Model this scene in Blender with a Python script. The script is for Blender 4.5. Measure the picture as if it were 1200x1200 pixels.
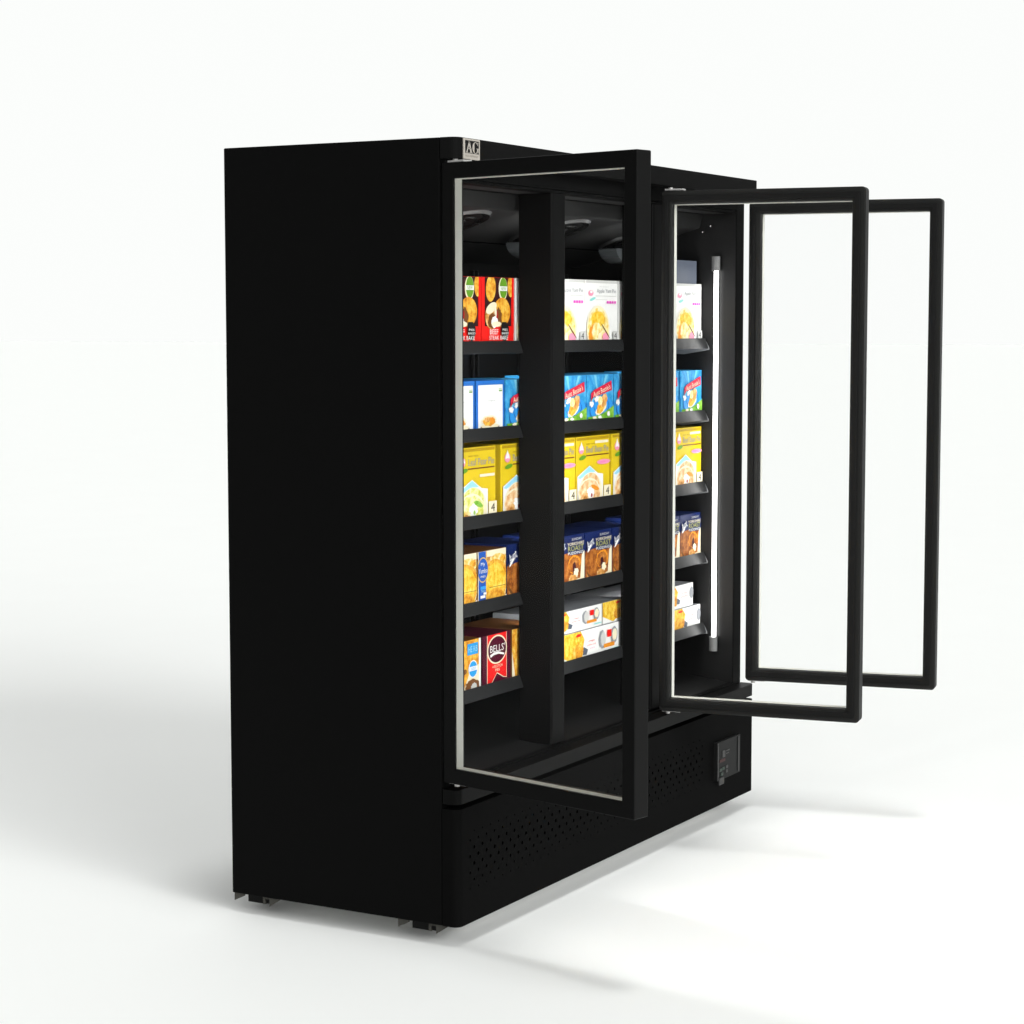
import bpy, bmesh, math, random
from mathutils import Matrix, Vector
random.seed(4)
R = math.radians
for o in list(bpy.data.objects):
    bpy.data.objects.remove(o)
S = bpy.context.scene
COL = S.collection

# ------------------------------------------------------------------ camera
cam_d = bpy.data.cameras.new('camera'); cam = bpy.data.objects.new('camera', cam_d); COL.objects.link(cam)
cam_d.sensor_width = 36.0; cam_d.lens = 36 * 2520.44 / 1200; cam_d.clip_end = 500
RX, ROLL, RZ = 1.4844589, -0.00061812, -1.0549947
M3 = Matrix.Rotation(RZ, 3, 'Z') @ Matrix.Rotation(RX, 3, 'X') @ Matrix.Rotation(ROLL, 3, 'Z')
cam.matrix_world = Matrix.Translation((-4.380704, -2.633763, 1.456334)) @ M3.to_4x4()
S.camera = cam

# ------------------------------------------------------------------ world: a white studio with softboxes
W = bpy.data.worlds.new('World'); S.world = W; W.use_nodes = True
nt = W.node_tree; nt.nodes.clear()
def wn(t, **k):
    n = nt.nodes.new(t)
    for a, b in k.items(): setattr(n, a, b)
    return n
out = wn('ShaderNodeOutputWorld'); bg = wn('ShaderNodeBackground')
tc = wn('ShaderNodeTexCoord')
def dirdot(v):
    n = wn('ShaderNodeVectorMath', operation='DOT_PRODUCT')
    nt.links.new(tc.outputs['Generated'], n.inputs[0]); n.inputs[1].default_value = Vector(v).normalized()
    return n.outputs['Value']
def mapr(sock, a, b, c, d, kind='SMOOTHSTEP'):
    n = wn('ShaderNodeMapRange', interpolation_type=kind)
    nt.links.new(sock, n.inputs['Value'])
    for k, v in zip(('From Min', 'From Max', 'To Min', 'To Max'), (a, b, c, d)): n.inputs[k].default_value = v
    return n.outputs['Result']
def add(a, b):
    n = wn('ShaderNodeMath', operation='ADD'); nt.links.new(a, n.inputs[0]); nt.links.new(b, n.inputs[1]); return n.outputs[0]
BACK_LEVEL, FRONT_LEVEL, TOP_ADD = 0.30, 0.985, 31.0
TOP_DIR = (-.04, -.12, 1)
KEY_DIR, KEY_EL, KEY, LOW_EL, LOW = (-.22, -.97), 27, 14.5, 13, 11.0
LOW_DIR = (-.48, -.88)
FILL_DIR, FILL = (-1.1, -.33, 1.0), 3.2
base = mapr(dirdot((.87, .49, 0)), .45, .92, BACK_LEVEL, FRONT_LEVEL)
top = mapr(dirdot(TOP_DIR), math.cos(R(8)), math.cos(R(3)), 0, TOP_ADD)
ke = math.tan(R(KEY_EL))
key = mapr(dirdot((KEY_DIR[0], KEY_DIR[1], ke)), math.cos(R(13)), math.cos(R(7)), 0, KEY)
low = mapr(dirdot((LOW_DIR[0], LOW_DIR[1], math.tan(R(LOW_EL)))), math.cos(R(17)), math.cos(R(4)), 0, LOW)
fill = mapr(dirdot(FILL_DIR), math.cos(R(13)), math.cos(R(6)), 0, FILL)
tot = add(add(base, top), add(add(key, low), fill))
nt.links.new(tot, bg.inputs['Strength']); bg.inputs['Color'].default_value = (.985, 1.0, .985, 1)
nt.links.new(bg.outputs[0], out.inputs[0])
W.cycles.sampling_method = 'MANUAL'; W.cycles.sample_map_resolution = 1024
S.view_settings.view_transform = 'Standard'; S.view_settings.look = 'None'
S.view_settings.exposure = 0; S.view_settings.gamma = 1; S.view_settings.use_curve_mapping = False
LED_POWER, LED_POWER_DIM = 190.0, 10.5

# ------------------------------------------------------------------ materials
MATS = {}
def mat(name, col, rough=.5, spec=.2, metal=0, bump=0, vary=0, scale=80, emit=None):
    if name in MATS: return MATS[name]
    m = bpy.data.materials.new(name); m.use_nodes = True; t = m.node_tree
    b = t.nodes['Principled BSDF']
    c = (*col, 1)
    b.inputs['Base Color'].default_value = c; b.inputs['Roughness'].default_value = rough
    b.inputs['Specular IOR Level'].default_value = spec; b.inputs['Metallic'].default_value = metal
    if emit:
        b.inputs['Emission Color'].default_value = (*emit[0], 1); b.inputs['Emission Strength'].default_value = emit[1]
    tcn = t.nodes.new('ShaderNodeTexCoord'); nz = t.nodes.new('ShaderNodeTexNoise')
    nz.inputs['Scale'].default_value = scale; nz.inputs['Detail'].default_value = 4
    t.links.new(tcn.outputs['Object'], nz.inputs['Vector'])
    if vary:
        mr = t.nodes.new('ShaderNodeMapRange'); t.links.new(nz.outputs['Fac'], mr.inputs['Value'])
        mr.inputs['From Min'].default_value = .3; mr.inputs['From Max'].default_value = .7
        mr.inputs['To Min'].default_value = 1 - vary; mr.inputs['To Max'].default_value = 1 + vary
        mx = t.nodes.new('ShaderNodeVectorMath'); mx.operation = 'SCALE'; mx.inputs[0].default_value = col
        t.links.new(mr.outputs[0], mx.inputs['Scale']); t.links.new(mx.outputs[0], b.inputs['Base Color'])
    if bump:
        bp = t.nodes.new('ShaderNodeBump'); bp.inputs['Strength'].default_value = bump; bp.inputs['Distance'].default_value = .0005
        t.links.new(nz.outputs['Fac'], bp.inputs['Height']); t.links.new(bp.outputs[0], b.inputs['Normal'])
    MATS[name] = m; return m
def food(name, stops, scale=45, rough=.5, detail=5):
    if name in MATS: return MATS[name]
    m = bpy.data.materials.new(name); m.use_nodes = True; t = m.node_tree; b = t.nodes['Principled BSDF']
    b.inputs['Roughness'].default_value = rough; b.inputs['Specular IOR Level'].default_value = .15
    tcn = t.nodes.new('ShaderNodeTexCoord'); nz = t.nodes.new('ShaderNodeTexNoise')
    nz.inputs['Scale'].default_value = scale; nz.inputs['Detail'].default_value = detail; nz.inputs['Roughness'].default_value = .62
    rp = t.nodes.new('ShaderNodeValToRGB')
    t.links.new(tcn.outputs['Object'], nz.inputs['Vector']); t.links.new(nz.outputs['Fac'], rp.inputs['Fac'])
    e = rp.color_ramp.elements
    while len(e) < len(stops): e.new(.5)
    for k, (p, c) in enumerate(stops):
        e[k].position = p; e[k].color = (*c, 1)
    t.links.new(rp.outputs['Color'], b.inputs['Base Color'])
    MATS[name] = m; return m

mat('black_paint', (.0029, .0029, .0029), .55, .03, bump=.15, scale=900)
mat('door_black', (.0032, .0032, .0032), .42, .04)
mat('door_plastic', (.0135, .0135, .013), .45, .12)
mat('door_edge', (.0045, .0045, .0045), .45, .08)
mat('header_paint', (.0058, .0058, .0058), .55, .02, bump=.15, scale=900)
mat('kick_black', (.0040, .0040, .0040), .55, .006, bump=.15, scale=900)
mat('hole_black', (.001, .001, .001), .9, 0)
mat('liner', (.0070, .0070, .0071), .42, .22, bump=.1, scale=500)
mat('ceiling_liner', (.022, .022, .022), .5, .15, bump=.1, scale=300)
mat('shelf_black', (.009, .0092, .0095), .4, .2)
mat('lip', (.014, .0145, .015), .38, .25)
mat('clear_plastic', (.05, .055, .058), .3, .4)
mat('bracket_clear', (.20, .205, .215), .3, .4)
mat('rubber', (.006, .006, .006), .6, .1)
mat('spacer', (.70, .70, .64), .5, .2, bump=.1, scale=300)
mat('steel', (.50, .49, .48), .4, .5, metal=.2)
mat('underside_bounce', (.85, .85, .84), .5, .3, vary=.05, scale=30)
mat('grey_bracket', (.055, .053, .046), .6, .2)
mat('added_plate_grey', (.125, .125, .125), .5, .1)
mat('lamp_cap', (.14, .14, .14), .4, .4)
mat('lamp_glow', (.9, .9, .9), .5, .2, emit=((1, 1, .985), LED_POWER))
mat('lamp_glow_dim', (.9, .9, .9), .5, .2, emit=((1, 1, .985), LED_POWER_DIM))
mat('badge_metal', (.50, .46, .41), .35, .4, metal=.3)
mat('badge_black', (.004, .004, .004), .4, .1)
mat('badge_dark', (.22, .19, .16), .5, .2)
mat('acrylic', (.012, .0122, .0122), .4, .04)
mat('acrylic_edge', (.040, .040, .040), .3, .1)
mat('panel_grey', (.035, .035, .035), .5, .2)
mat('panel_green', (.022, .034, .027), .5, .2)
mat('panel_red', (.045, .02, .02), .5, .1)
mat('chrome', (.6, .6, .6), .15, .5, metal=1)
mat('fan_rim_highlight', (.14, .14, .14), .25, .6)  # lighter than the rest of the fan: ring highlight put into the colour
mat('fan_grey', (.016, .016, .016), .22, .6)
# printed inks
INK = dict(white=(.80, .80, .78), cream=(.80, .72, .52), red=(.80, .014, .010), red_dark=(.35, .01, .01), black=(.01, .01, .01),
           maroon_dark=(.05, .008, .012), green=(.12, .30, .02), yellow=(.69, .50, .015), yellow_dark=(.42, .27, .008), grey=(.28, .29, .31), grey_light=(.55, .55, .53),
           magenta=(.75, .12, .52), pink=(.80, .30, .42), teal=(.25, .62, .58), pale_blue=(.30, .62, .78), blue=(.02, .15, .52), sky=(.03, .26, .58), sky_light=(.16, .50, .70),
           plate=(.03, .28, .72), plate_dark=(.01, .10, .38), grass=(.16, .38, .03), banner=(.60, .015, .05), navy=(.006, .016, .09), orange=(.72, .26, .02),
           badge_blue=(.015, .09, .42), maroon=(.075, .004, .018), bells_red=(.78, .014, .014), logo_blue=(.02, .30, .68), label_green=(.42, .42, .12), brown=(.16, .06, .015), slate=(.10, .115, .15), gold=(.70, .44, .08))
for k, c in INK.items(): mat(k, c, .45, .18, vary=.03, scale=30)
food('pie_gold', [(.25, (.30, .09, .008)), (.45, (.66, .27, .02)), (.58, (.78, .46, .06)), (.75, (.85, .68, .25))], 55)
food('pie_pale', [(.25, (.45, .20, .04)), (.42, (.75, .50, .10)), (.56, (.82, .74, .38)), (.75, (.88, .86, .70))], 60)
food('pie_leaf', [(.25, (.42, .30, .03)), (.45, (.60, .62, .10)), (.58, (.82, .80, .40)), (.75, (.88, .88, .74))], 60)
food('pie_orange', [(.25, (.38, .12, .04)), (.43, (.68, .36, .14)), (.58, (.80, .60, .36)), (.75, (.86, .80, .66))], 60)
food('roast', [(.25, (.06, .015, .004)), (.45, (.26, .07, .012)), (.60, (.48, .17, .03)), (.78, (.75, .50, .22))], 40)
food('corn', [(.25, (.50, .20, .01)), (.45, (.74, .42, .02)), (.60, (.84, .62, .10)), (.78, (.88, .76, .35))], 60)
food('photo_dark', [(.3, (.012, .004, .006)), (.6, (.05, .012, .012)), (.8, (.20, .06, .02))], 35)
food('sky_ink', [(.3, (.015, .18, .50)), (.5, (.04, .32, .62)), (.7, (.11, .44, .72))], 28, detail=2)
food('hill_ink', [(.3, (.06, .24, .015)), (.5, (.16, .40, .03)), (.72, (.40, .60, .16))], 60)
food('stew', [(.3, (.30, .10, .02)), (.5, (.66, .32, .08)), (.7, (.84, .62, .34))], 70)
# glass: a thin clear sheet
def glass_mat():
    m = bpy.data.materials.new('clear_glass'); m.use_nodes = True; t = m.node_tree; t.nodes.clear()
    o = t.nodes.new('ShaderNodeOutputMaterial'); mx = t.nodes.new('ShaderNodeMixShader')
    tr = t.nodes.new('ShaderNodeBsdfTransparent'); gl = t.nodes.new('ShaderNodeBsdfGlossy'); fr = t.nodes.new('ShaderNodeFresnel')
    tr.inputs['Color'].default_value = (.998, .999, .9985, 1); gl.inputs['Roughness'].default_value = .02; gl.inputs['Color'].default_value = (.35, .35, .35, 1)
    fr.inputs['IOR'].default_value = 1.12
    t.links.new(fr.outputs[0], mx.inputs[0]); t.links.new(tr.outputs[0], mx.inputs[1]); t.links.new(gl.outputs[0], mx.inputs[2])
    t.links.new(mx.outputs[0], o.inputs[0]); MATS['clear_glass'] = m
glass_mat()

# ------------------------------------------------------------------ mesh builder
class MB:
    def __init__(s): s.v = []; s.f = []; s.mi = []; s.mats = []; s.smooth = []
    def m(s, name):
        if name not in s.mats: s.mats.append(name)
        return s.mats.index(name)
    def add(s, vs, fs, mname, smooth=False):
        b = len(s.v); k = s.m(mname); s.v += [tuple(v) for v in vs]
        for f in fs: s.f.append([b + i for i in f]); s.mi.append(k); s.smooth.append(smooth)
    def box(s, x0, x1, y0, y1, z0, z1, mname):
        s.add([(x0,y0,z0),(x1,y0,z0),(x1,y1,z0),(x0,y1,z0),(x0,y0,z1),(x1,y0,z1),(x1,y1,z1),(x0,y1,z1)],
              [(0,3,2,1),(4,5,6,7),(0,1,5,4),(1,2,6,5),(2,3,7,6),(3,0,4,7)], mname)
    def prism(s, poly, axis, a, b, mname, smooth=False):
        # poly: list of 2D points; axis: the axis it is extruded along
        def P(p, h):
            return {'z': (p[0], p[1], h), 'y': (p[0], h, p[1]), 'x': (h, p[0], p[1])}[axis]
        n = len(poly); vs = [P(p, a) for p in poly] + [P(p, b) for p in poly]
        s.add(vs, [tuple(range(n))[::-1], tuple(range(n, 2*n))], mname)
        s.add(vs, [(i, (i+1) % n, n + (i+1) % n, n + i) for i in range(n)], mname, smooth)
    def cyl(s, c, r, a, b, axis, mname, n=24, r2=None):
        r2 = r if r2 is None else r2
        def P(t, rr, h):
            u, w = c[0] + rr*math.cos(t), c[1] + rr*math.sin(t)
            return {'z': (u, w, h), 'y': (u, h, w), 'x': (h, u, w)}[axis]
        vs = [P(2*math.pi*i/n, r, a) for i in range(n)] + [P(2*math.pi*i/n, r2, b) for i in range(n)]
        s.add(vs, [tuple(range(n))[::-1], tuple(range(n, 2*n))], mname)
        s.add(vs, [(i, (i+1) % n, n + (i+1) % n, n + i) for i in range(n)], mname, True)
    def build(s, name, parent=None, loc=None, bevel=0, seg=2):
        me = bpy.data.meshes.new(name); me.from_pydata(s.v, [], s.f)
        for n in s.mats: me.materials.append(MATS[n])
        me.polygons.foreach_set('material_index', s.mi); me.polygons.foreach_set('use_smooth', s.smooth)
        bm = bmesh.new(); bm.from_mesh(me); bmesh.ops.recalc_face_normals(bm, faces=bm.faces); bm.to_mesh(me); bm.free()
        o = bpy.data.objects.new(name, me); COL.objects.link(o)
        if parent: o.parent = parent
        if loc: o.location = loc
        if bevel:
            md = o.modifiers.new('bevel', 'BEVEL'); md.width = bevel; md.segments = seg; md.limit_method = 'ANGLE'; md.angle_limit = R(40)
        return o
def tag(o, label=None, cat=None, group=None, kind=None):
    if label: o['label'] = label
    if cat: o['category'] = cat
    if group: o['group'] = group
    if kind: o['kind'] = kind
    return o
def arc(cx, cy, r, a0, a1, n=6):
    return [(cx + r*math.cos(R(a0 + (a1-a0)*i/n)), cy + r*math.sin(R(a0 + (a1-a0)*i/n))) for i in range(n+1)]
def round_front(x0, x1, y0, y1, r):          # plan with rounded front corners (front is y0)
    return arc(x0+r, y0+r, r, 180, 270) + arc(x1-r, y0+r, r, 270, 360) + [(x1, y1), (x0, y1)]

# ------------------------------------------------------------------ setting
ZF = -.050
g = MB(); g.add([(-120,-120,ZF),(160,-120,ZF),(160,160,ZF),(-120,160,ZF)], [(0,1,2,3)], 'white')
mat('studio_floor', (.90, .905, .895), .6, .05, vary=.004, scale=2)
g.mats = ['studio_floor']
tag(g.build('floor'), kind='structure')

# ------------------------------------------------------------------ freezer
WD, DP, HT = 1.8055, .6805, 1.90
FR = bpy.data.objects.new('display_freezer', None); COL.objects.link(FR)
tag(FR, 'tall black upright freezer with three open glass doors and lit shelves of food cartons', 'freezer')
YB = .047                                     # plane of the door opening
IX0, IX1, IYB, IZF, IZC = .055, 1.7455, .62, .345, 1.805
b = MB()
b.box(0, IX0, YB, DP, 0, HT, 'black_paint'); b.build('side_panel', FR, bevel=.003)
b = MB(); b.box(IX1, WD, YB, DP, 0, HT, 'black_paint'); b.build('side_panel', FR, bevel=.003)
b = MB(); b.box(IX0+.001, IX1-.001, .052, DP-.002, .0005, .004, 'underside_bounce'); b.build('base_plate', FR)  # unseen underside, made pale to bounce light onto the floor strip
b = MB(); b.box(IX0, IX1, IYB+.004, DP-.001, 0, HT-.001, 'black_paint'); b.build('back_panel', FR)
b = MB(); b.prism(round_front(0, WD, 0, YB-.0015, .02), 'z', 1.850, HT, 'header_paint'); b.build('header', FR, bevel=.0015)
b = MB(); b.box(IX0+.001, IX1-.001, YB, IYB, IZC+.004, HT-.0015, 'black_paint'); b.build('top_panel', FR)
# recess frame over the opening
b = MB(); b.box(IX0+.001, IX1-.001, YB+.001, .085, 1.800, IZC+.003, 'black_paint'); b.build('top_rail', FR, bevel=.002)
# inner liner
b = MB()
b.add([(IX0+.0015, YB+.002, IZF), (IX0+.0015, IYB, IZF), (IX0+.0015, IYB, IZC), (IX0+.0015, YB+.002, IZC)], [(0,1,2,3)], 'liner')
b.add([(IX1-.0015, YB+.002, IZF), (IX1-.0015, IYB, IZF), (IX1-.0015, IYB, IZC), (IX1-.0015, YB+.002, IZC)], [(0,1,2,3)], 'liner')
b.add([(IX0+.002, IYB, IZF), (IX1-.002, IYB, IZF), (IX1-.002, IYB, IZC), (IX0+.002, IYB, IZC)], [(0,1,2,3)], 'liner')
b.add([(IX0+.002, .06, IZF), (IX1-.002, .06, IZF), (IX1-.002, IYB, IZF+.06), (IX0+.002, IYB, IZF+.06)], [(0,1,2,3)], 'liner')
b.build('inner_liner', FR)
# back channels
for x in (.26, .55, .576, .84, 1.112, 1.138, 1.39, 1.676, 1.702):
    b = MB(); b.box(x-.004, x+.004, IYB-.012, IYB-.001, .42, 1.62, 'lip'); b.build('shelf_upright', FR, bevel=.002)
# ceiling / fan cover
b = MB()
b.box(IX0+.004, IX1-.004, .0855, .1565, 1.8002, 1.8045, 'ceiling_liner'); b.build('ceiling_plate', FR); b = MB()
poly = [(.157, 1.800), (.170, 1.757), (.60, 1.640), (.60, 1.800)]
b.prism([(y, z) for y, z in poly], 'x', IX0+.004, IX1-.004, 'ceiling_liner'); fc = b.build('fan_cover', FR, bevel=.004)
b = MB(); b.box(IX0+.006, IX1-.006, .42, .423, 1.686, 1.6905, 'hole_black'); b.build('cover_seam', fc)
SL = math.atan2(.117, .43)
def on_cover(y): return 1.757 - (y-.17)*.117/.43
for k in range(3):
    fx = .450 + .560*k; fy = .30
    Mx = Matrix.Translation((fx, fy, on_cover(fy))) @ Matrix.Rotation(-SL, 4, 'X')
    b = MB()
    n = 36
    for (r0, r1, h0, h1) in ((.122, .114, 0, -.007), (.114, .098, -.007, -.003), (.080, .073, -.006, -.008), (.052, .045, -.006, -.009)):
        vs = []
        for i in range(n):
            t = 2*math.pi*i/n
            vs += [Mx @ Vector((r0*math.cos(t), r0*math.sin(t), h0)), Mx @ Vector((r1*math.cos(t), r1*math.sin(t), h1))]
        b.add(vs, [(2*i, 2*i+1, (2*i+3) % (2*n), (2*i+2) % (2*n)) for i in range(n)], 'fan_rim_highlight' if r0 > .12 else 'fan_grey', True)
    fan = b.build('fan', FR)
    b = MB()
    for j in range(8):
        t = 2*math.pi*j/8 + .3
        d = Vector((math.cos(t), math.sin(t), 0)); e = Vector((-math.sin(t), math.cos(t), 0))
        vs = [Mx @ (d*.02 + e*-.004 + Vector((0,0,-.009))), Mx @ (d*.1 + e*-.004 + Vector((0,0,-.009))), Mx @ (d*.1 + e*.004 + Vector((0,0,-.009))), Mx @ (d*.02 + e*.004 + Vector((0,0,-.009)))]
        b.add(vs, [(0,1,2,3)], 'shelf_black')
    for rr in (.024,):
        vs = [Mx @ Vector((rr*math.cos(2*math.pi*i/16), rr*math.sin(2*math.pi*i/16), -.012)) for i in range(16)]
        b.add(vs, [tuple(range(16))], 'chrome')
    b.build('fan_guard', fan)
    for ax, ay in ((-.03, .088), (.035, .086)):
        b = MB(); c = Mx @ Vector((ax, ay, -.012)); b.box(c.x-.011, c.x+.011, c.y-.004, c.y+.004, c.z-.004, c.z+.002, 'chrome'); b.build('fan_glint', fan, bevel=.0015)  # small chrome pieces standing in for highlights on the fan
    b = MB()
    b.prism([(fx + .465 + .085*math.cos(t), on_cover(.30) - .035 - .042*math.sin(t)) for t in [math.pi*i/14 for i in range(15)]], 'y', .28, .34, 'clear_plastic')
    if fx + .465 + .085 < IX1 - .03: b.build('drip_tray', FR, bevel=.004)
for (x, y, z) in ((1.02, .30, 1.652), (1.28, .12, 1.695), (IX1-.004, .133, 1.763), (IX1-.004, .16, 1.745)):
    b = MB(); bm = bmesh.new(); bmesh.ops.create_icosphere(bm, subdivisions=2, radius=.0035)
    bm.verts.ensure_lookup_table()
    b.add([v.co + Vector((x, y, z)) for v in bm.verts], [[v.index for v in f.verts] for f in bm.faces], 'chrome', True); bm.free()
    b.build('screw', FR)
# mullions
MUL = [(.565, .640), (1.167, 1.242)]
for x0, x1 in MUL:
    b = MB(); b.prism([(x0+.004, YB+.003), (x1-.004, YB+.003), (x1, YB+.008), (x1, .150), (x0, .150), (x0, YB+.008)], 'z', .350, 1.7995, 'door_black')
    b.build('mullion', FR, bevel=.002)
# sill and kick panel
b = MB(); b.prism(round_front(0, WD, 0, YB-.0015, .02), 'z', .302, .338, 'door_black'); b.build('sill', FR, bevel=.004)
b = MB(); b.box(IX0+.001, IX1-.001, YB, .12, .27, .344, 'door_black'); b.build('threshold', FR, bevel=.002)
KZ0, KZ1 = 0, .290
b = MB()
GX0, GX1, GZ0, GZ1 = .036, 1.440, .075, .236
PT = .040; ROWS = 8; RZ_ = (GZ1-GZ0)/ROWS
def kick_shell(mb):
    r = .02
    L = arc(r, r, r, 180, 270, 6); Rr = arc(WD-r, r, r, 270, 360, 6)
    # corner pieces
    for pts in (L, Rr):
        for a, c in zip(pts[:-1], pts[1:]):
            mb.add([(a[0],a[1],KZ0),(c[0],c[1],KZ0),(c[0],c[1],KZ1),(a[0],a[1],KZ1)], [(0,1,2,3)], 'kick_black', True)
    y1 = YB-.0015
    for x in (0, WD): mb.add([(x,r,KZ0),(x,y1,KZ0),(x,y1,KZ1),(x,r,KZ1)], [(0,1,2,3)], 'kick_black')
    plan = L + Rr + [(WD, y1), (0, y1)]
    for z in (KZ0, KZ1): mb.add([(p[0], p[1], z) for p in plan], [tuple(range(len(plan)))], 'kick_black')
    # flat front around the grille
    for (x0, x1, z0, z1) in ((r, GX0, KZ0, KZ1), (GX1, WD-r, KZ0, KZ1), (GX0, GX1, KZ0, GZ0), (GX0, GX1, GZ1, KZ1)):
        mb.add([(x0,0,z0),(x1,0,z0),(x1,0,z1),(x0,0,z1)], [(0,1,2,3)], 'kick_black')
    fade = [.42, .66, .88, 1, 1, .92, .7, .45]
    for rI in range(ROWS):
        z0 = GZ0 + rI*RZ_; z1 = z0 + RZ_; zc = (z0+z1)/2
        off = PT/2 if rI % 2 else 0
        xs = [GX0]; x = GX0 + (off if off else PT)
        while x < GX1 - 1e-6: xs.append(x); x += PT
        xs.append(GX1)
        for xa, xb in zip(xs[:-1], xs[1:]):
            if xb - xa < PT*.9:
                mb.add([(xa,0,z0),(xb,0,z0),(xb,0,z1),(xa,0,z1)], [(0,1,2,3)], 'kick_black'); continue
            xc = (xa+xb)/2; n = 12
            ef = min(1, .55 + (xc-GX0)/.06, .55 + (GX1-xc)/.06)
            rr = .0047*fade[rI]*ef
            sq = []
            for i in range(n):
                t = 2*math.pi*i/n + math.pi/12; cx, cz = math.cos(t), math.sin(t)
                k = 1/max(abs(cx)/((xb-xa)/2), abs(cz)/((z1-z0)/2)); sq.append((xc+cx*k, 0, zc+cz*k))
            ci = [(xc+rr*math.cos(2*math.pi*i/n+math.pi/12), 0, zc+rr*math.sin(2*math.pi*i/n+math.pi/12)) for i in range(n)]
            cb = [(p[0], .004, p[2]) for p in ci]
            mb.add(sq+ci+cb, [(i, (i+1)%n, n+(i+1)%n, n+i) for i in range(n)], 'kick_black')
            mb.add(sq+ci+cb, [(n+i, n+(i+1)%n, 2*n+(i+1)%n, 2*n+i) for i in range(n)], 'hole_black')
            # square cell corners
            for sx, sz in ((xa,z0),(xb,z0),(xb,z1),(xa,z1)):
                near = sorted(range(n), key=lambda i: (sq[i][0]-sx)**2+(sq[i][2]-sz)**2)[:2]
                mb.add([sq[near[0]], sq[near[1]], (sx,0,sz)], [(0,1,2)], 'kick_black')
    mb.add([(GX0,.006,GZ0),(GX1,.006,GZ0),(GX1,.006,GZ1),(GX0,.006,GZ1)], [(0,1,2,3)], 'hole_black')
kick_shell(b); b.build('kick_panel', FR)
b = MB(); b.box(IX0+.001, IX1-.001, YB, .10, .0045, .268, 'hole_black'); b.build('compressor_case', FR)
# control panel
b = MB(); b.prism([(1.497,.083),(1.672,.083),(1.672,.200),(1.497,.200)], 'y', -.012, -.0005, 'acrylic'); cp = b.build('control_panel', FR, bevel=.003)
b = MB()
b.box(1.498, 1.5045, -.0150, -.0125, .084, .199, 'acrylic_edge'); b.build('panel_edge', cp, bevel=.001)
b = MB(); b.box(1.652, 1.659, -.0150, -.0125, .088, .196, 'acrylic_edge'); b.build('panel_edge', cp, bevel=.001)
b = MB(); b.box(1.505, 1.54, -.018, -.0125, .070, .092, 'panel_grey'); b.build('panel_catch', cp, bevel=.002)
b = MB()
b.box(1.535, 1.556, -.0136, -.0125, .150, .171, 'panel_grey'); b.box(1.560, 1.588, -.0136, -.0125, .165, .169, 'panel_grey'); b.box(1.560, 1.584, -.0136, -.0125, .157, .160, 'panel_grey')
b.build('display', cp)
b = MB(); b.box(1.515, 1.556, -.0134, -.0125, .137, .146, 'panel_red'); b.build('indicator', cp)
for (x, z, w, mname) in ((1.522,.114,.018,'panel_green'),(1.543,.116,.018,'panel_green'),(1.568,.117,.018,'panel_grey'),(1.532,.100,.018,'panel_green'),(1.568,.104,.016,'panel_grey')):
    b = MB(); b.box(x-w/2, x+w/2, -.0142, -.0125, z-.005, z+.005, mname); b.build('button', cp, bevel=.001)
# badge
def stroke(mb, pts, y, mname, th=.0006): mb.prism(pts, 'y', y, y-th, mname)
b = MB(); bx0, bx1, bz0, bz1 = .028, .104, 1.8500, 1.8985
b.box(bx0, bx1, -.0035, -.0004, bz0, bz1, 'badge_metal'); bad = b.build('badge', FR, bevel=.0006)
b = MB(); fx0, fx1, fz0, fz1 = bx0+.007, bx1-.006, bz0+.0140, bz1-.0045
b.box(fx0, fx1, -.0041, -.0036, fz0, fz1, 'badge_black'); b.build('badge_field', bad)
b = MB()
def T(u, v): return (fx0 + u*(fx1-fx0), fz0 + v*(fz1-fz0))
def st(pts): stroke(b, [T(*p) for p in pts], -.0042, 'badge_metal')
# A with serifs
st([(.06,.06),(.13,.06),(.30,.90),(.24,.90)]); st([(.22,.92),(.31,.92),(.47,.06),(.35,.06)])
st([(.15,.33),(.38,.33),(.38,.40),(.15,.40)]); st([(.02,.03),(.20,.03),(.20,.075),(.02,.075)]); st([(.29,.03),(.53,.03),(.53,.075),(.29,.075)])
# G
def garc(a0, a1, n=22):
    o = []; i_ = []
    for k in range(n+1):
        t = R(a0+(a1-a0)*k/n); w = .035 + .105*abs(math.cos(t))**1.5
        o.append((.735+.225*math.cos(t), .475+.455*math.sin(t))); i_.append((.735+(.225-w)*math.cos(t), .475+(.455-.05)*math.sin(t)))
    for k in range(n): st([o[k], o[k+1], i_[k+1], i_[k]])
garc(48, 322)
st([(.855,.10),(.945,.10),(.945,.42),(.855,.42)]); st([(.80,.40),(.985,.40),(.985,.445),(.80,.445)]); st([(.885,.68),(.925,.66),(.925,.93),(.895,.93)])
b.build('badge_letters', bad)

# ---- text to polygons
_tc = {}
def text_tris(s):
    if s in _tc: return _tc[s]
    cu = bpy.data.curves.new('t', 'FONT'); cu.body = s; cu.resolution_u = 2
    o = bpy.data.objects.new('t', cu); COL.objects.link(o)
    dg = bpy.context.evaluated_depsgraph_get(); ev = o.evaluated_get(dg); me = ev.to_mesh()
    vs = [(v.co.x, v.co.y) for v in me.vertices]; fs = [tuple(p.vertices) for p in me.polygons]
    ev.to_mesh_clear(); bpy.data.objects.remove(o); bpy.data.curves.remove(cu)
    xs = [v[0] for v in vs]; ys = [v[1] for v in vs]
    x0, x1, y0, y1 = min(xs), max(xs), min(ys), max(ys)
    vs = [((x-x0)/(x1-x0), (y-y0)/(y1-y0)) for x, y in vs]
    _tc[s] = (vs, fs); return _tc[s]
b = MB(); vs, fs = text_tris('EQUIPMENT')
b.add([(fx0+.002+u*(fx1-fx0-.004), -.00375, bz0+.0050+v*.0048) for u, v in vs], fs, 'badge_dark'); b.build('badge_lettering', bad)

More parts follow.
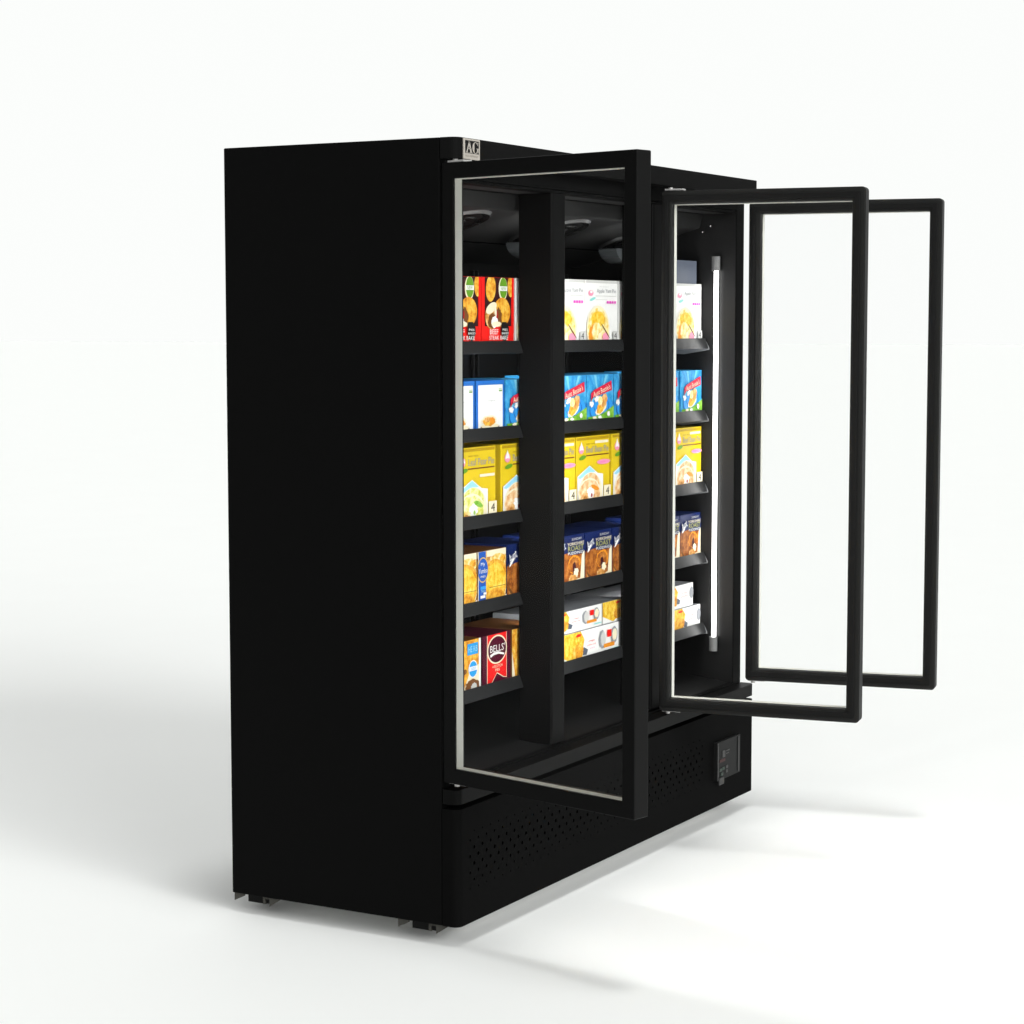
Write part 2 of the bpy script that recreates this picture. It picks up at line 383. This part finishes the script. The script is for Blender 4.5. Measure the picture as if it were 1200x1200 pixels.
# ---- lamps
def lamp(xw, side, glow='lamp_glow', z0=.488, z1=1.624, yc=.108):
    # half-round glowing tube on the wall plane xw, bulging towards side (+1/-1)
    r = .0068; p = MB()
    mid, half = (68, 52) if glow == 'lamp_glow' else (0, 135)      # the left hand tubes face the cartons
    pts = [(xw + side*(.012 + r*math.cos(t)), yc + r*math.sin(t)) for t in [R(mid - half + 2*half*i/10) for i in range(11)]]
    p.prism(pts, 'z', z0, z1, glow, True); lp = p.build('lamp_tube', FR)
    if half == 135:
        p = MB(); p.box(min(xw+side*.0003, xw+side*.0013), max(xw+side*.0003, xw+side*.0013), .050, .168, z0-.02, z1+.02, 'added_plate_grey'); p.build('added_glow_plate', lp)  # plate added so the wall beside this tube glows more
    p = MB(); p.box(min(xw+side*.0015, xw+side*.0095), max(xw+side*.0015, xw+side*.0095), yc-(.005 if half == 135 else .013), yc+(.005 if half == 135 else .013), z0-.045, z1+.045, 'lamp_cap'); p.build('lamp_base', lp, bevel=.002)
    for a, c, e in ((z1, z1+.045, .9), (z0-.045, z0, .9)):
        p = MB()
        prof = [(xw + side*(.012 + .015*math.cos(t)), yc + .0145*math.sin(t)) for t in [math.pi*(-.5 + i/10) for i in range(11)]]
        p.prism(prof, 'z', a+.0005 if a == z1 else a, c if a == z1 else c-.0005, 'lamp_cap', True); p.build('lamp_cap', lp, bevel=.004)
lamp(IX0, 1); lamp(MUL[0][1], 1); lamp(MUL[1][1], 1); lamp(IX1, -1, 'lamp_glow_dim')

# ---- shelves
LIPZ = [1.418, 1.196, .974, .752, .530]
for zt in LIPZ:
    b = MB(); b.box(IX0+.012, IX1-.012, .152, .60, zt-.030, zt-.017, 'shelf_black'); sh = b.build('shelf', FR, bevel=.002)
    for x0, x1 in ((IX0+.010, .598), (.602, 1.202), (1.206, IX1-.006)):
        b = MB(); b.prism([(.136, zt-.032), (.1385, zt-.0335), (.1495, zt-.001), (.147, zt)], 'x', x0, x1, 'lip'); b.build('shelf_lip', sh, bevel=.0008)
    for xa, sg in ((IX0+.003, 1), (IX1-.005, -1)):
        b = MB(); b.prism([(.134, zt-.036), (.134, zt-.030), (.149, zt-.002), (.19, zt-.012), (.58, zt-.012), (.58, zt-.04), (.22, zt-.05)], 'x', xa, xa + .002, 'bracket_clear' if sg < 0 else 'shelf_black'); b.build('shelf_bracket', sh)

# ---- feet
for (x, sx) in ((0, 1), (WD, -1)):
    for ya in (.533, .032):
        def X(a): return x + sx*a
        def xb(mb, a, c, *r): mb.box(min(X(a), X(c)), max(X(a), X(c)), *r)
        b = MB(); xb(b, .028, .16, ya+.066, ya+.118, -.026, -.0005, 'rubber'); ft = b.build('foot', FR, bevel=.001)
        b = MB(); xb(b, .115, .135, ya+.120, ya+.142, ZF+.0005, -.0005, 'rubber'); b.build('foot_stem', ft)
        b = MB()
        b.prism([(ya+.1495, -.023), (ya+.1495, -.0004), (ya+.118, -.0004), (ya+.118, -.008)], 'x', X(.012), X(.016), 'grey_bracket'); b.build('foot_gusset', ft); b = MB()
        xb(b, .02, .10, ya+.0395, ya+.0655, -.010, -.0004, 'grey_bracket'); xb(b, .02, .03, ya+.058, ya+.0655, -.024, -.0105, 'grey_bracket'); xb(b, .022, .05, ya+.0395, ya+.0560, -.022, -.0105, 'rubber'); b.build('foot_bracket', ft); b = MB()
        b.prism([(ya+.0390, -.026), (ya+.0390, -.0004), (ya, -.0004)], 'x', X(.012), X(.016), 'grey_bracket')
        b.build('foot_gusset', ft)

# ---- doors
def rrect(x0, x1, z0, z1, r, n=5):
    return arc(x1-r, z0+r, r, 270, 360, n) + arc(x1-r, z1-r, r, 0, 90, n) + arc(x0+r, z1-r, r, 90, 180, n) + arc(x0+r, z0+r, r, 180, 270, n)
def ring(mb, o, i, y0, y1, mname):
    # o, i: matched loops in (x, z)
    n = len(o); vs = [(p[0], y0, p[1]) for p in o] + [(p[0], y0, p[1]) for p in i] + [(p[0], y1, p[1]) for p in o] + [(p[0], y1, p[1]) for p in i]
    for k in range(n):
        l = (k+1) % n
        mb.add([vs[k], vs[l], vs[n+l], vs[n+k], vs[2*n+k], vs[2*n+l], vs[3*n+l], vs[3*n+k]],
               [(0,1,2,3), (4,7,6,5), (0,4,5,1), (3,2,6,7)], mname)
def rect_loop(x0, x1, z0, z1): return [(x1,z0),(x1,z1),(x0,z1),(x0,z0)]
def ring4(mb, o, i, y0, y1, mname): ring(mb, rect_loop(*o), rect_loop(*i), y0, y1, mname)
def door(hx, hy, th, w, z0, z1, outer_first, label, fh=.037):
    t = .05; f = .037
    o = rrect(0, w, z0, z1, .003 if outer_first else .011)
    inn = [(min(max(x, f), w-f), min(max(z, z0+f), z1-f)) for x, z in o]
    # keep only distinct inner corner (all rounded points of a corner collapse to it)
    b = MB(); n = len(o)
    b.v = [(p[0], 0, p[1]) for p in o] + [(p[0], t, p[1]) for p in o]
    k0 = b.m('door_plastic'); kout = b.m('door_black'); ke_ = b.m('door_edge')
    for k in range(n): b.f.append([k, (k+1) % n, n+(k+1) % n, n+k]); b.mi.append(ke_); b.smooth.append(False)
    cs = [(w-f, z0+f), (w-f, z1-f), (fh, z1-f), (fh, z0+f)]
    ch = .017 if outer_first else 0                              # the near door's inner reveal is splayed at the hinge side
    cs2 = [(c[0] - (ch if c[0] < w/2 else 0), c[1]) for c in cs]
    c0 = len(b.v); b.v += [(c[0], 0, c[1]) for c in cs] + [(c[0], t, c[1]) for c in cs2]
    q = n//4
    for side, base, cb in ((0, 0, c0), (1, n, c0+4)):
        for c in range(4):
            cur = [base + c*q + j for j in range(q)]; nxt = base + ((c+1)*q) % n
            kk = kout if (side == 0) == outer_first else k0
            b.f.append(cur + [cb + c]); b.mi.append(kk); b.smooth.append(False)
            b.f.append([cur[-1], nxt, cb + (c+1) % 4, cb + c]); b.mi.append(kk); b.smooth.append(False)
    for c in range(4):
        b.f.append([c0+c, c0+(c+1) % 4, c0+4+(c+1) % 4, c0+4+c]); b.mi.append(ke_); b.smooth.append(False)
    d = b.build('door', FR, loc=(hx, hy, 0), bevel=.0035, seg=3); d.rotation_euler.z = th; d['label'] = label
    vo = (lambda a: a) if outer_first else (lambda a: t - a)
    def rg(a, c): return (min(vo(a), vo(c)), max(vo(a), vo(c)))
    e = f + .0008; eh = fh + .0008
    b = MB(); ring4(b, (eh, w-e, z0+e, z1-e), (eh+.0012, w-e-.0012, z0+e+.0012, z1-e-.0012), *rg(.0052, .0275), 'spacer'); b.build('spacer_bar', d)
    b = MB(); b.box(eh+.0002, w-e-.0002, *rg(.0012, .0050), z0+e+.0002, z1-e-.0002, 'clear_glass'); b.build('glass_pane', d)
    gi = (t + .0075) if outer_first else -.0075
    b = MB(); ring4(b, (.004 if ch else .008, w-.014, z0+.014, z1-.014), (.015 if ch else .022, w-.030, z0+.030, z1-.030), min(gi, t+.0003 if outer_first else -.0003), max(gi, t+.0003 if outer_first else -.0003), 'rubber')
    b.build('gasket', d, bevel=.002)
    return d
doors = [door(.000, .040, R(-103.1), .595, .3555, 1.8395, True, 'left door, opened outward past square, glass framed in black'),
         door(1.1608, .0224, R(-80.7), .5805, .350, 1.836, False, 'middle door, opened outward, its inner side and gasket showing', .031),
         door(1.767, .015, R(-79.4), .587, .352, 1.835, False, 'right door, opened outward beyond the freezer end')]
for d, z0, z1, xs in zip(doors, (.3555, .350, .352), (1.8395, 1.836, 1.835), (1, -1, -1)):
    for za, zb, pz in ((z1+.0012, z1+.0060, z1+.006), (z0-.0034, z0-.0006, z0-.0034)):
        b = MB(); b.box(.006, .060, .012, .040, za, zb, 'steel'); h = b.build('hinge', d, bevel=.0008)
        p = MB(); up = pz > 1
        p.cyl((.020, .025), .0065, pz, pz+.004 if up else pz-.007, 'z', 'steel', 14); p.build('hinge_pin', h)

# ------------------------------------------------------------------ food cartons
class Art:
    def __init__(s, w, h, d, body):
        s.w, s.h, s.d = w, h, d; s.mb = MB(); s.L = 0
        s.mb.box(-w/2, w/2, 0, d, 0, h, body)
    def P(s, u, v): return (-s.w/2 + u*s.w, -.00025*s.L - .0002, v*s.h)
    def poly(s, pts, mname):
        s.L += 1
        pts = [(min(max(u, 0.004), .996), min(max(v, .003), .997)) for u, v in pts]
        s.mb.add([s.P(u, v) for u, v in pts], [tuple(range(len(pts)))], mname)
    def rect(s, u0, v0, u1, v1, mname): s.poly([(u0,v0),(u1,v0),(u1,v1),(u0,v1)], mname)
    def ell(s, u, v, ru, rv, mname, rot=0, n=28, a0=0, a1=360, jag=0):
        c, q = math.cos(R(rot)), math.sin(R(rot)); pts = []
        for i in range(n if a1-a0 == 360 else n+1):
            t = R(a0 + (a1-a0)*i/n); k = 1 + jag*random.uniform(-1, 1)
            x, y = ru*k*math.cos(t)*s.w, rv*k*math.sin(t)*s.h
            pts.append((u + (x*c - y*q)/s.w, v + (x*q + y*c)/s.h))
        s.poly(pts, mname)
    def text(s, str_, u0, v0, u1, v1, mname, rot=0):
        s.L += 1; vs, fs = text_tris(str_); c, q = math.cos(R(rot)), math.sin(R(rot)); um, vm = (u0+u1)/2, (v0+v1)/2; out_ = []
        for a, e in vs:
            x, y = (u0 + a*(u1-u0) - um)*s.w, (v0 + e*(v1-v0) - vm)*s.h
            out_.append(s.P(um + (x*c - y*q)/s.w, vm + (x*q + y*c)/s.h))
        s.mb.add(out_, fs, mname)
    def side(s, mname, v0=0, v1=1):
        x = -s.w/2 - .0003
        s.mb.add([(x, .003, v0*s.h+.002), (x, s.d-.003, v0*s.h+.002), (x, s.d-.003, v1*s.h-.002), (x, .003, v1*s.h-.002)], [(0,1,2,3)], mname)

def art_red(a):
    a.rect(.10, .25, .92, 1, 'photo_dark'); a.rect(0, 0, 1, .30, 'red')
    a.ell(.28, .84, .15, .19, 'pie_gold', -8); a.ell(.90, .88, .10, .16, 'pie_gold'); a.rect(.93, .2, 1, 1, 'red')
    a.ell(.65, .84, .135, .17, 'cream'); a.ell(.66, .85, .115, .15, 'green'); a.rect(.54, .81, .78, .875, 'white'); a.text('NEW', .58, .82, .74, .865, 'green')
    a.ell(.60, .50, .27, .21, 'orange', 10); a.ell(.60, .51, .245, .19, 'pie_gold', 10)
    a.ell(.28, .44, .20, .18, 'stew'); a.ell(.27, .56, .17, .07, 'cream', 20); a.ell(.30, .38, .13, .11, 'brown', jag=.15); a.ell(.48, .43, .11, .13, 'brown', jag=.12); a.ell(.42, .46, .06, .07, 'red_dark', jag=.1)
    a.ell(.36, .36, .10, .08, 'white', jag=.12); a.ell(.41, .33, .15, .04, 'cream', jag=.1); a.ell(.38, .53, .035, .10, 'cream', 12)
    a.poly([(.56,.30),(.58,.36),(.72,.36),(.80,.28),(.80,.19),(.68,.06),(.56,.19)], 'black')
    a.text('PIES', .60, .235, .76, .265, 'white'); a.text('BAKED', .575, .185, .785, .215, 'white')
    a.text('BEEF', .20, .185, .46, .255, 'white'); a.text('STEAK BAKE', .18, .105, .76, .165, 'white')
def art_white(a):
    a.rect(0, .955, 1, 1, 'grey_light')
    a.text('Our favourite', .42, .895, .72, .915, 'grey_light'); a.text('Apple Yam Pie', .34, .79, .94, .87, 'grey')
    a.rect(.30, .755, .95, .764, 'grey_light'); a.rect(.30, .70, .66, .706, 'grey_light')
    a.ell(.15, .80, .08, .045, 'pink'); a.ell(.16, .82, .04, .02, 'white'); a.ell(.20, .71, .09, .022, 'teal', 12)
    for k in range(4): a.rect(.64+.075*k, .645, .70+.075*k, .685, 'magenta')
    a.ell(.36, .25, .36, .36, 'cream'); a.ell(.36, .24, .33, .335, 'pie_pale'); a.ell(.35, .40, .22, .12, 'corn', 0, jag=.06); a.ell(.22, .14, .16, .18, 'orange', 15, jag=.1)
    a.ell(.30, .20, .14, .16, 'pie_pale', jag=.1); a.ell(.58, .10, .10, .10, 'pink', jag=.1); a.ell(.58, .22, .17, .013, 'brown', -38)
    a.ell(.40, .10, .05, .10, 'cream', jag=.1); a.rect(.82, .03, .98, .22, 'grey_light'); a.text('4', .85, .10, .93, .195, 'black')
def art_bluewhite(a):
    a.rect(.06, .0, .94, .915, 'white'); a.text('new', .80, .82, .90, .845, 'green'); a.rect(.80, .785, .91, .81, 'green')
    a.text('original', .40, .60, .66, .63, 'grey'); a.rect(.30, .545, .76, .549, 'grey_light'); a.rect(.35, .515, .70, .518, 'grey_light'); a.rect(.80, .42, .88, .425, 'pink')
    a.ell(.42, .24, .28, .10, 'cream', jag=.1); a.ell(.46, .12, .34, .055, 'brown'); a.ell(.46, .14, .32, .05, 'cream')
    a.ell(.42, .22, .22, .085, 'pie_gold', jag=.13); a.ell(.36, .26, .11, .05, 'stew', jag=.15); a.ell(.53, .24, .09, .06, 'orange', jag=.15)
def art_sky(a):
    for k in range(5): a.poly([(.45,.45),(.02+.22*k,1),(.12+.22*k,1)], 'sky_light' if k % 2 else 'sky')
    a.ell(.22, .37, .13, .16, 'sky_light', jag=.2); a.ell(.55, .28, .47, .27, 'plate_dark'); a.ell(.54, .30, .45, .26, 'plate'); a.ell(.52, .36, .30, .17, 'plate_dark'); a.ell(.51, .37, .28, .155, 'plate')
    a.poly([(0,0),(1,0),(1,.36),(.8,.29),(.55,.20),(.25,.165),(0,.155)], 'hill_ink')
    a.ell(.50, .31, .22, .10, 'cream', 20, jag=.06); a.ell(.50, .36, .19, .115, 'pie_gold', 30, jag=.1); a.ell(.60, .47, .14, .12, 'stew', 40, jag=.1); a.ell(.46, .47, .09, .09, 'pie_pale', jag=.15)
    a.ell(.12, .41, .07, .06, 'white', jag=.35); a.ell(.31, .51, .09, .05, 'white', 25, jag=.3)
    a.poly([(.09,.46),(.10,.63),(.20,.69),(.88,.87),(.90,.68),(.82,.66),(.18,.545)], 'banner'); a.poly([(.09,.46),(.14,.58),(.18,.545)], 'red_dark')
    a.text("Aunt Bessie's", .17, .625, .83, .735, 'cream', 12)
    a.ell(.76, .20, .045, .055, 'white', jag=.3); a.ell(.22, .135, .07, .03, 'cream', jag=.3); a.ell(.42, .14, .07, .03, 'white', jag=.3)
def art_yellow(a, leaf):
    pie = 'pie_leaf' if leaf else 'pie_orange'
    a.rect(.02, .945, .98, .985, 'yellow_dark'); a.text('GREAT TASTE', .30, .875, .55, .893, 'brown')
    if not leaf: a.rect(.56, .885, .96, .925, 'cream')
    a.text('Leaf Pear Pie' if leaf else 'Beef Bean Pie', .30, .755, .96, .85, 'grey'); a.rect(.29, .705, .97, .722, 'brown')
    a.ell(.15, .81, .075, .065, 'pink'); a.poly([(.09,.80),(.15,.93),(.21,.80)], 'white'); a.ell(.15, .78, .06, .025, 'pink'); a.ell(.18, .69, .10, .032, 'green', 8)
    if leaf: a.rect(.58, .59, .96, .628, 'cream')
    else:
        a.ell(.80, .60, .20, .038, 'pink'); a.text('FAMILY', .66, .585, .94, .612, 'magenta')
    a.poly([(.02,0),(.02,.42),(.38,.565),(.62,.44),(.78,.42),(.78,0)], 'white'); a.poly([(.03,.40),(.38,.555),(.55,.46),(.34,.45),(.10,.38)], 'pale_blue')
    a.ell(.40, .14, .36, .325, 'cream'); a.ell(.40, .28, .27, .17, pie, jag=.04); a.ell(.36, .17, .32, .21, 'cream'); a.ell(.36, .15, .315, .20, pie, jag=.05)
    a.ell(.40, .16, .11, .085, 'white', jag=.2); a.ell(.24, .12, .08, .05, 'stew' if not leaf else 'pie_pale', jag=.2); a.ell(.52, .23, .12, .035, 'orange' if not leaf else 'hill_ink', -15, jag=.15)
    a.ell(.42, .12, .026, .03, 'red_dark' if not leaf else 'hill_ink', jag=.2); a.ell(.22, .05, .12, .05, 'stew', jag=.2)
    a.rect(.78, .02, .99, .245, 'cream'); a.text('4', .84, .105, .94, .215, 'black')
def art_pies(a):
    a.rect(0, 0, 1, 1, 'stew'); a.rect(0, .88, 1, 1, 'cream'); a.ell(.72, .80, .30, .12, 'pie_pale', jag=.08)
    a.ell(.60, .40, .46, .42, 'cream'); a.ell(.60, .42, .45, .40, 'pie_gold'); a.ell(.60, .45, .36, .30, 'corn', jag=.03)
    a.ell(.62, .15, .33, .13, 'pie_gold', jag=.06); a.rect(.40, .30, .97, .31, 'brown'); a.ell(.9, .03, .3, .045, 'white', 28); a.ell(.86, .82, .1, .06, 'pie_gold', jag=.2)
    a.rect(.02, 0, .27, 1, 'badge_blue'); a.rect(.0, 0, .022, 1, 'cream'); a.rect(.27, 0, .295, 1, 'gold')
    a.ell(.16, .66, .185, .235, 'gold'); a.ell(.16, .66, .17, .215, 'badge_blue')
    a.text('My', .09, .72, .23, .80, 'white'); a.text('Yumbo', .01, .60, .31, .69, 'white'); a.text('PIES', .08, .52, .24, .555, 'white')
    a.rect(.06, .30, .25, .36, 'plate'); a.text('TWO', .08, .24, .22, .29, 'pale_blue'); a.rect(.06, .14, .22, .19, 'white'); a.rect(.16, .20, .26, .24, 'white'); a.ell(.12, .04, .12, .05, 'green', 10)
def art_roast(a):
    a.rect(0, 0, 1, .60, 'roast'); a.ell(.24, .50, .25, .24, 'roast'); a.ell(.34, .28, .30, .25, 'brown', jag=.05); a.ell(.32, .30, .26, .22, 'roast', jag=.06)
    a.poly([(.84,.10),(1,.08),(1,.66),(.90,.58)], 'cream'); a.ell(.62, .42, .22, .18, 'orange', jag=.1); a.ell(.62, .40, .19, .16, 'roast', jag=.1); a.ell(.62, .34, .06, .12, 'maroon_dark', jag=.12); a.ell(.68, .24, .08, .09, 'cream', jag=.2)
    a.ell(.56, .12, .16, .09, 'stew', jag=.15); a.ell(.84, .07, .16, .06, 'cream', jag=.2); a.ell(.95, .05, .08, .05, 'green', jag=.2); a.ell(.14, .03, .10, .035, 'green', jag=.2)
    a.poly([(.02,.62),(.04,.80),(.30,.86),(.98,.90),(.98,.66),(.30,.66)], 'navy')
    a.text('Aunt', .03, .69, .28, .87, 'white', 24); a.ell(.12, .68, .10, .03, 'white', 40, jag=.2)
    a.text('SUNDAY', .50, .895, .86, .945, 'grey_light'); a.text('YORKSHIRE', .34, .80, .94, .86, 'cream'); a.text('ROAST', .36, .69, .92, .79, 'label_green'); a.text('PUDDINGS', .36, .62, .92, .675, 'white')
def art_orange(a):
    a.rect(0, 0, 1, 1, 'pie_gold'); a.rect(.93, 0, 1, 1, 'white'); a.poly([(.35,0),(.93,0),(.93,.52),(.62,.40)], 'cream')
    a.rect(.54, .72, .90, .93, 'logo_blue'); a.text('HE', .57, .77, .70, .88, 'pale_blue'); a.text('RB', .74, .77, .87, .88, 'pale_blue')
    a.ell(.72, .45, .155, .165, 'white'); a.ell(.72, .45, .135, .145, 'logo_blue'); a.rect(.59, .42, .85, .50, 'white'); a.text('100', .64, .43, .80, .49, 'logo_blue')
    a.ell(.42, .43, .09, .05, 'brown', jag=.2); a.ell(.68, .14, .22, .13, 'brown', jag=.12); a.ell(.74, .12, .10, .07, 'grey_light', jag=.2)
def art_maroon(a):
    a.poly([(.14,.995),(.86,.995),(.86,.12),(.74,.14),(.50,.245),(.30,.06),(.14,.06)], 'cream')
    a.poly([(.155,.997),(.845,.997),(.845,.135),(.74,.155),(.50,.262),(.29,.075),(.155,.075)], 'bells_red')
    a.ell(.50, .70, .36, .275, 'cream'); a.ell(.50, .70, .325, .245, 'maroon')
    a.poly([(.24,.62),(.38,.655),(.55,.655),(.76,.60),(.74,.57),(.55,.61),(.38,.605),(.26,.57)], 'white')
    a.text("BELLS'", .24, .66, .77, .795, 'white')
    a.text('4 SCOTCH', .32, .36, .68, .41, 'cream'); a.text('PIES', .42, .29, .58, .34, 'cream')
def art_corn(a):
    a.rect(0, 0, 1, 1, 'white')
    a.poly([(0,0),(0,1),(.34,1),(.40,.70),(.37,.35),(.22,.04)], 'corn'); a.poly([(.0,.0),(.0,.35),(.20,.03)], 'white')
    a.ell(.30, .35, .09, .25, 'pie_gold', jag=.2); a.poly([(.37,.20),(.385,.46),(.455,.34),(.43,.18)], 'slate'); a.ell(.30, .88, .04, .05, 'red', 0, jag=.3)
    a.text('crispy', .46, .56, .56, .64, 'red'); a.text('golden cob', .44, .44, .58, .51, 'red'); a.text('snack', .48, .34, .56, .40, 'pink')
    a.ell(.68, .55, .055, .30, 'grey', jag=.06); a.ell(.695, .56, .04, .24, 'grey_light', jag=.1); a.ell(.88, .60, .055, .28, 'grey', jag=.06); a.ell(.885, .62, .04, .2, 'cream', jag=.1)
    a.rect(.76, .58, .83, .82, 'red'); a.rect(.70, .25, .88, .38, 'orange'); a.ell(.9, .15, .08, .03, 'teal')
def art_cornend(a):
    a.rect(0, 0, 1, 1, 'white'); a.poly([(0,0),(0,1),(.56,1),(.64,.70),(.60,.35),(.40,.04)], 'corn'); a.ell(.50, .35, .14, .25, 'pie_gold', jag=.2)
    a.poly([(.60,.20),(.62,.46),(.69,.34),(.67,.18)], 'slate'); a.ell(.52, .88, .05, .05, 'red', jag=.3)
    a.text('crispy', .72, .58, .86, .66, 'red'); a.text('golden', .71, .44, .87, .51, 'red'); a.text('snack', .73, .34, .84, .40, 'pink'); a.ell(.95, .58, .045, .26, 'grey', jag=.06)
def art_brown(a):
    a.rect(0, 0, 1, 1, 'cream'); a.poly([(.10,.08),(.22,.05),(1,.05),(1,1),(0,1),(0,.58)], 'pie_gold'); a.poly([(.20,.1),(.30,.1),(.36,.9),(.22,.8)], 'hill_ink'); a.ell(.62, .40, .3, .24, 'roast', jag=.08)
ARTS = dict(red=('red', art_red, 'red'), white=('white', art_white, None), bluewhite=('blue', art_bluewhite, None), sky=('sky_ink', art_sky, None),
            leaf=('yellow', lambda a: art_yellow(a, True), None), yellow=('yellow', lambda a: art_yellow(a, False), None), pies=('brown', art_pies, None),
            roast=('navy', art_roast, None), orange=('brown', art_orange, None), maroon=('maroon', art_maroon, None), corn=('grey', art_corn, None), cornend=('grey', art_cornend, None), brown=('brown', art_brown, None), plain=('slate', lambda a: None, None))  # corn and brown bodies darkened: shade on carton tops put into the colour
_meshes = {}
def carton(kind, x0, x1, z0, z1, label, group, y=.158, d=.17):
    w, h = x1-x0-.0016, z1-z0
    key_ = (kind, round(w, 2), round(h, 2))
    nm = 'food_carton'
    body, fn, _ = ARTS[kind]
    a = Art(w, h, d, body); fn(a)
    o = a.mb.build(nm, None, loc=((x0+x1)/2, y + random.uniform(0, .002), z0)); o.rotation_euler.z = R(random.uniform(-.22, .22))
    tag(o, label, 'carton', group); return o
Z = [zt - .0165 for zt in LIPZ]
T1, T2, T3, T4, T5 = 1.581, 1.316, 1.147, .876, .653
G = lambda s: s
g1 = 'red pie cartons on the top shelf'
carton('red', .062, .214, Z[0], T1, 'red pie carton at the far left end of the top shelf, behind the door', g1)
carton('red', .216, .385, Z[0], T1, 'red pie carton cut off by the left door frame on the top shelf', g1)
carton('red', .387, .556, Z[0], T1, 'red pie carton with green round sticker, whole front visible on the top shelf', g1)
g2 = 'white pie cartons on the top shelf'
carton('white', .562, .757, Z[0], T1, 'shaded white pie carton just right of the red cartons, mostly behind the first post', g2)
carton('white', .759, .956, Z[0], T1+.003, 'white pie carton on the top shelf with its left part hidden by the first post', g2)
carton('white', .958, 1.157, Z[0], T1+.003, 'white pie carton on the top shelf, whole front visible through the left door', g2)
carton('white', 1.166, 1.352, Z[0], T1+.003, 'shaded white pie carton on the top shelf, sliver beside the edge of the left door', g2)
carton('white', 1.354, 1.545, Z[0], T1+.003, 'white pie carton, thin strip left of the last one on the top shelf', g2)
carton('white', 1.547, 1.738, Z[0], T1+.003, 'white pie carton beside the wall lamp on the top shelf', g2)
carton('plain', 1.555, 1.716, T1+.0036, 1.655, 'plain blue-grey carton lying on the white pie carton beside the wall lamp', None, y=.166)
g3 = 'blue edged white cartons on the second shelf'
carton('bluewhite', .064, .205, Z[1], T2, 'blue edged white carton at the far left end of the second shelf', g3)
carton('bluewhite', .207, .353, Z[1], T2, 'blue edged white carton cut off by the left door frame on the second shelf', g3)
carton('bluewhite', .361, .506, Z[1], T2, 'blue edged white carton with a bowl of orange food, whole front visible', g3)
g4 = 'sky blue cartons on the second shelf'
carton('sky', .513, .676, Z[1], T2, 'sky blue carton beside the blue edged white cartons, right half behind the first post', g4)
carton('sky', .804, .966, Z[1], T2+.003, 'sky blue carton with red banner directly right of the first post', g4)
carton('sky', .969, 1.132, Z[1], T2+.003, 'sky blue carton with red banner, middle one of the three seen through the left door', g4)
carton('sky', 1.138, 1.301, Z[1], T2+.003, 'sky blue carton half hidden by the free edge of the left door', g4)
carton('sky', 1.411, 1.574, Z[1], T2+.003, 'sky blue carton, narrow strip at the left edge of the middle door glass', g4)
carton('sky', 1.590, 1.741, Z[1], T2+.003, 'sky blue carton with red banner beside the wall lamp', g4)
g5 = 'yellow pie cartons on the third shelf'
carton('leaf', .060, .253, Z[2], T3, 'yellow pie carton at the far left end of the third shelf', g5)
carton('leaf', .256, .457, Z[2], T3, 'yellow carton with pale green-gold pie, leftmost visible on the third shelf', g5)
carton('yellow', .488, .690, Z[2], T3, 'yellow pie carton with its right half lost behind the first post', g5)
carton('yellow', .697, .899, Z[2], T3, 'yellow pie carton, right strip with black number four showing beside the first post', g5)
carton('yellow', .905, 1.113, Z[2], T3, 'yellow carton with orange pie, whole front visible in the middle of the third shelf', g5)
carton('yellow', 1.124, 1.330, Z[2], T3, 'shaded yellow pie carton at the free edge of the left door', g5)
carton('yellow', 1.545, 1.741, Z[2], T3-.003, 'yellow pie carton beside the wall lamp', g5)
g6 = 'golden pie cartons on the fourth shelf'
carton('pies', .062, .198, Z[3], T4, 'golden pie carton at the far left end of the fourth shelf', g6)
carton('pies', .200, .358, Z[3], T4, 'golden pie carton cut off by the left door frame on the fourth shelf', g6)
carton('pies', .360, .511, Z[3], T4, 'golden pie carton with round blue badge whole in view on the fourth shelf', g6)
g7 = 'navy and brown cartons on the fourth shelf'
carton('roast', .516, .684, Z[3], T4+.005, 'dim navy and brown carton right of the golden pie cartons, behind the first post', g7)
carton('roast', .790, .956, Z[3], T4, 'navy carton of browned food directly right of the first post', g7)
carton('roast', .959, 1.125, Z[3], T4, 'navy carton of browned food, whole front visible through the left door', g7)
carton('roast', 1.129, 1.295, Z[3], T4, 'navy carton of browned food half hidden at the free edge of the left door', g7)
carton('roast', 1.420, 1.587, Z[3], T4, 'navy carton of browned food, strip at the left edge of the middle door glass', g7)
carton('roast', 1.590, 1.741, Z[3], T4, 'navy carton of browned food beside the wall lamp', g7)
carton('orange', .230, .381, Z[4], T5, 'orange carton with blue square and blue round logo on the bottom shelf', None)
carton('maroon', .390, .536, Z[4], T5, 'maroon carton with a red banner and oval name badge on the bottom shelf', None)
carton('brown', .541, .720, Z[4], T5, 'dim white and brown carton right of the maroon carton, behind the first post', None)
g8 = 'white corn cartons stacked on the bottom shelf'
carton('corn', .805, 1.184, Z[4], .600, 'white corn carton, lower of the stack seen through the left door', g8)
carton('corn', .745, 1.078, .6006, .663, 'white corn carton, upper of the stack right of the first post', g8, y=.164)
carton('maroon', 1.187, 1.300, Z[4], .600, 'dark red carton end low on the bottom shelf by the left door edge', None)
carton('corn', 1.081, 1.410, .6006, .663, 'white carton showing golden corn by the free edge of the left door, upper one', g8, y=.164)
carton('cornend', 1.435, 1.741, Z[4], .587, 'white corn carton, lower of the stack beside the wall lamp', g8)
carton('cornend', 1.398, 1.702, .5876, .659, 'white corn carton, upper of the stack beside the wall lamp', g8, y=.164)

S.render.resolution_x = S.render.resolution_y = 1024
S.render.engine = 'CYCLES'
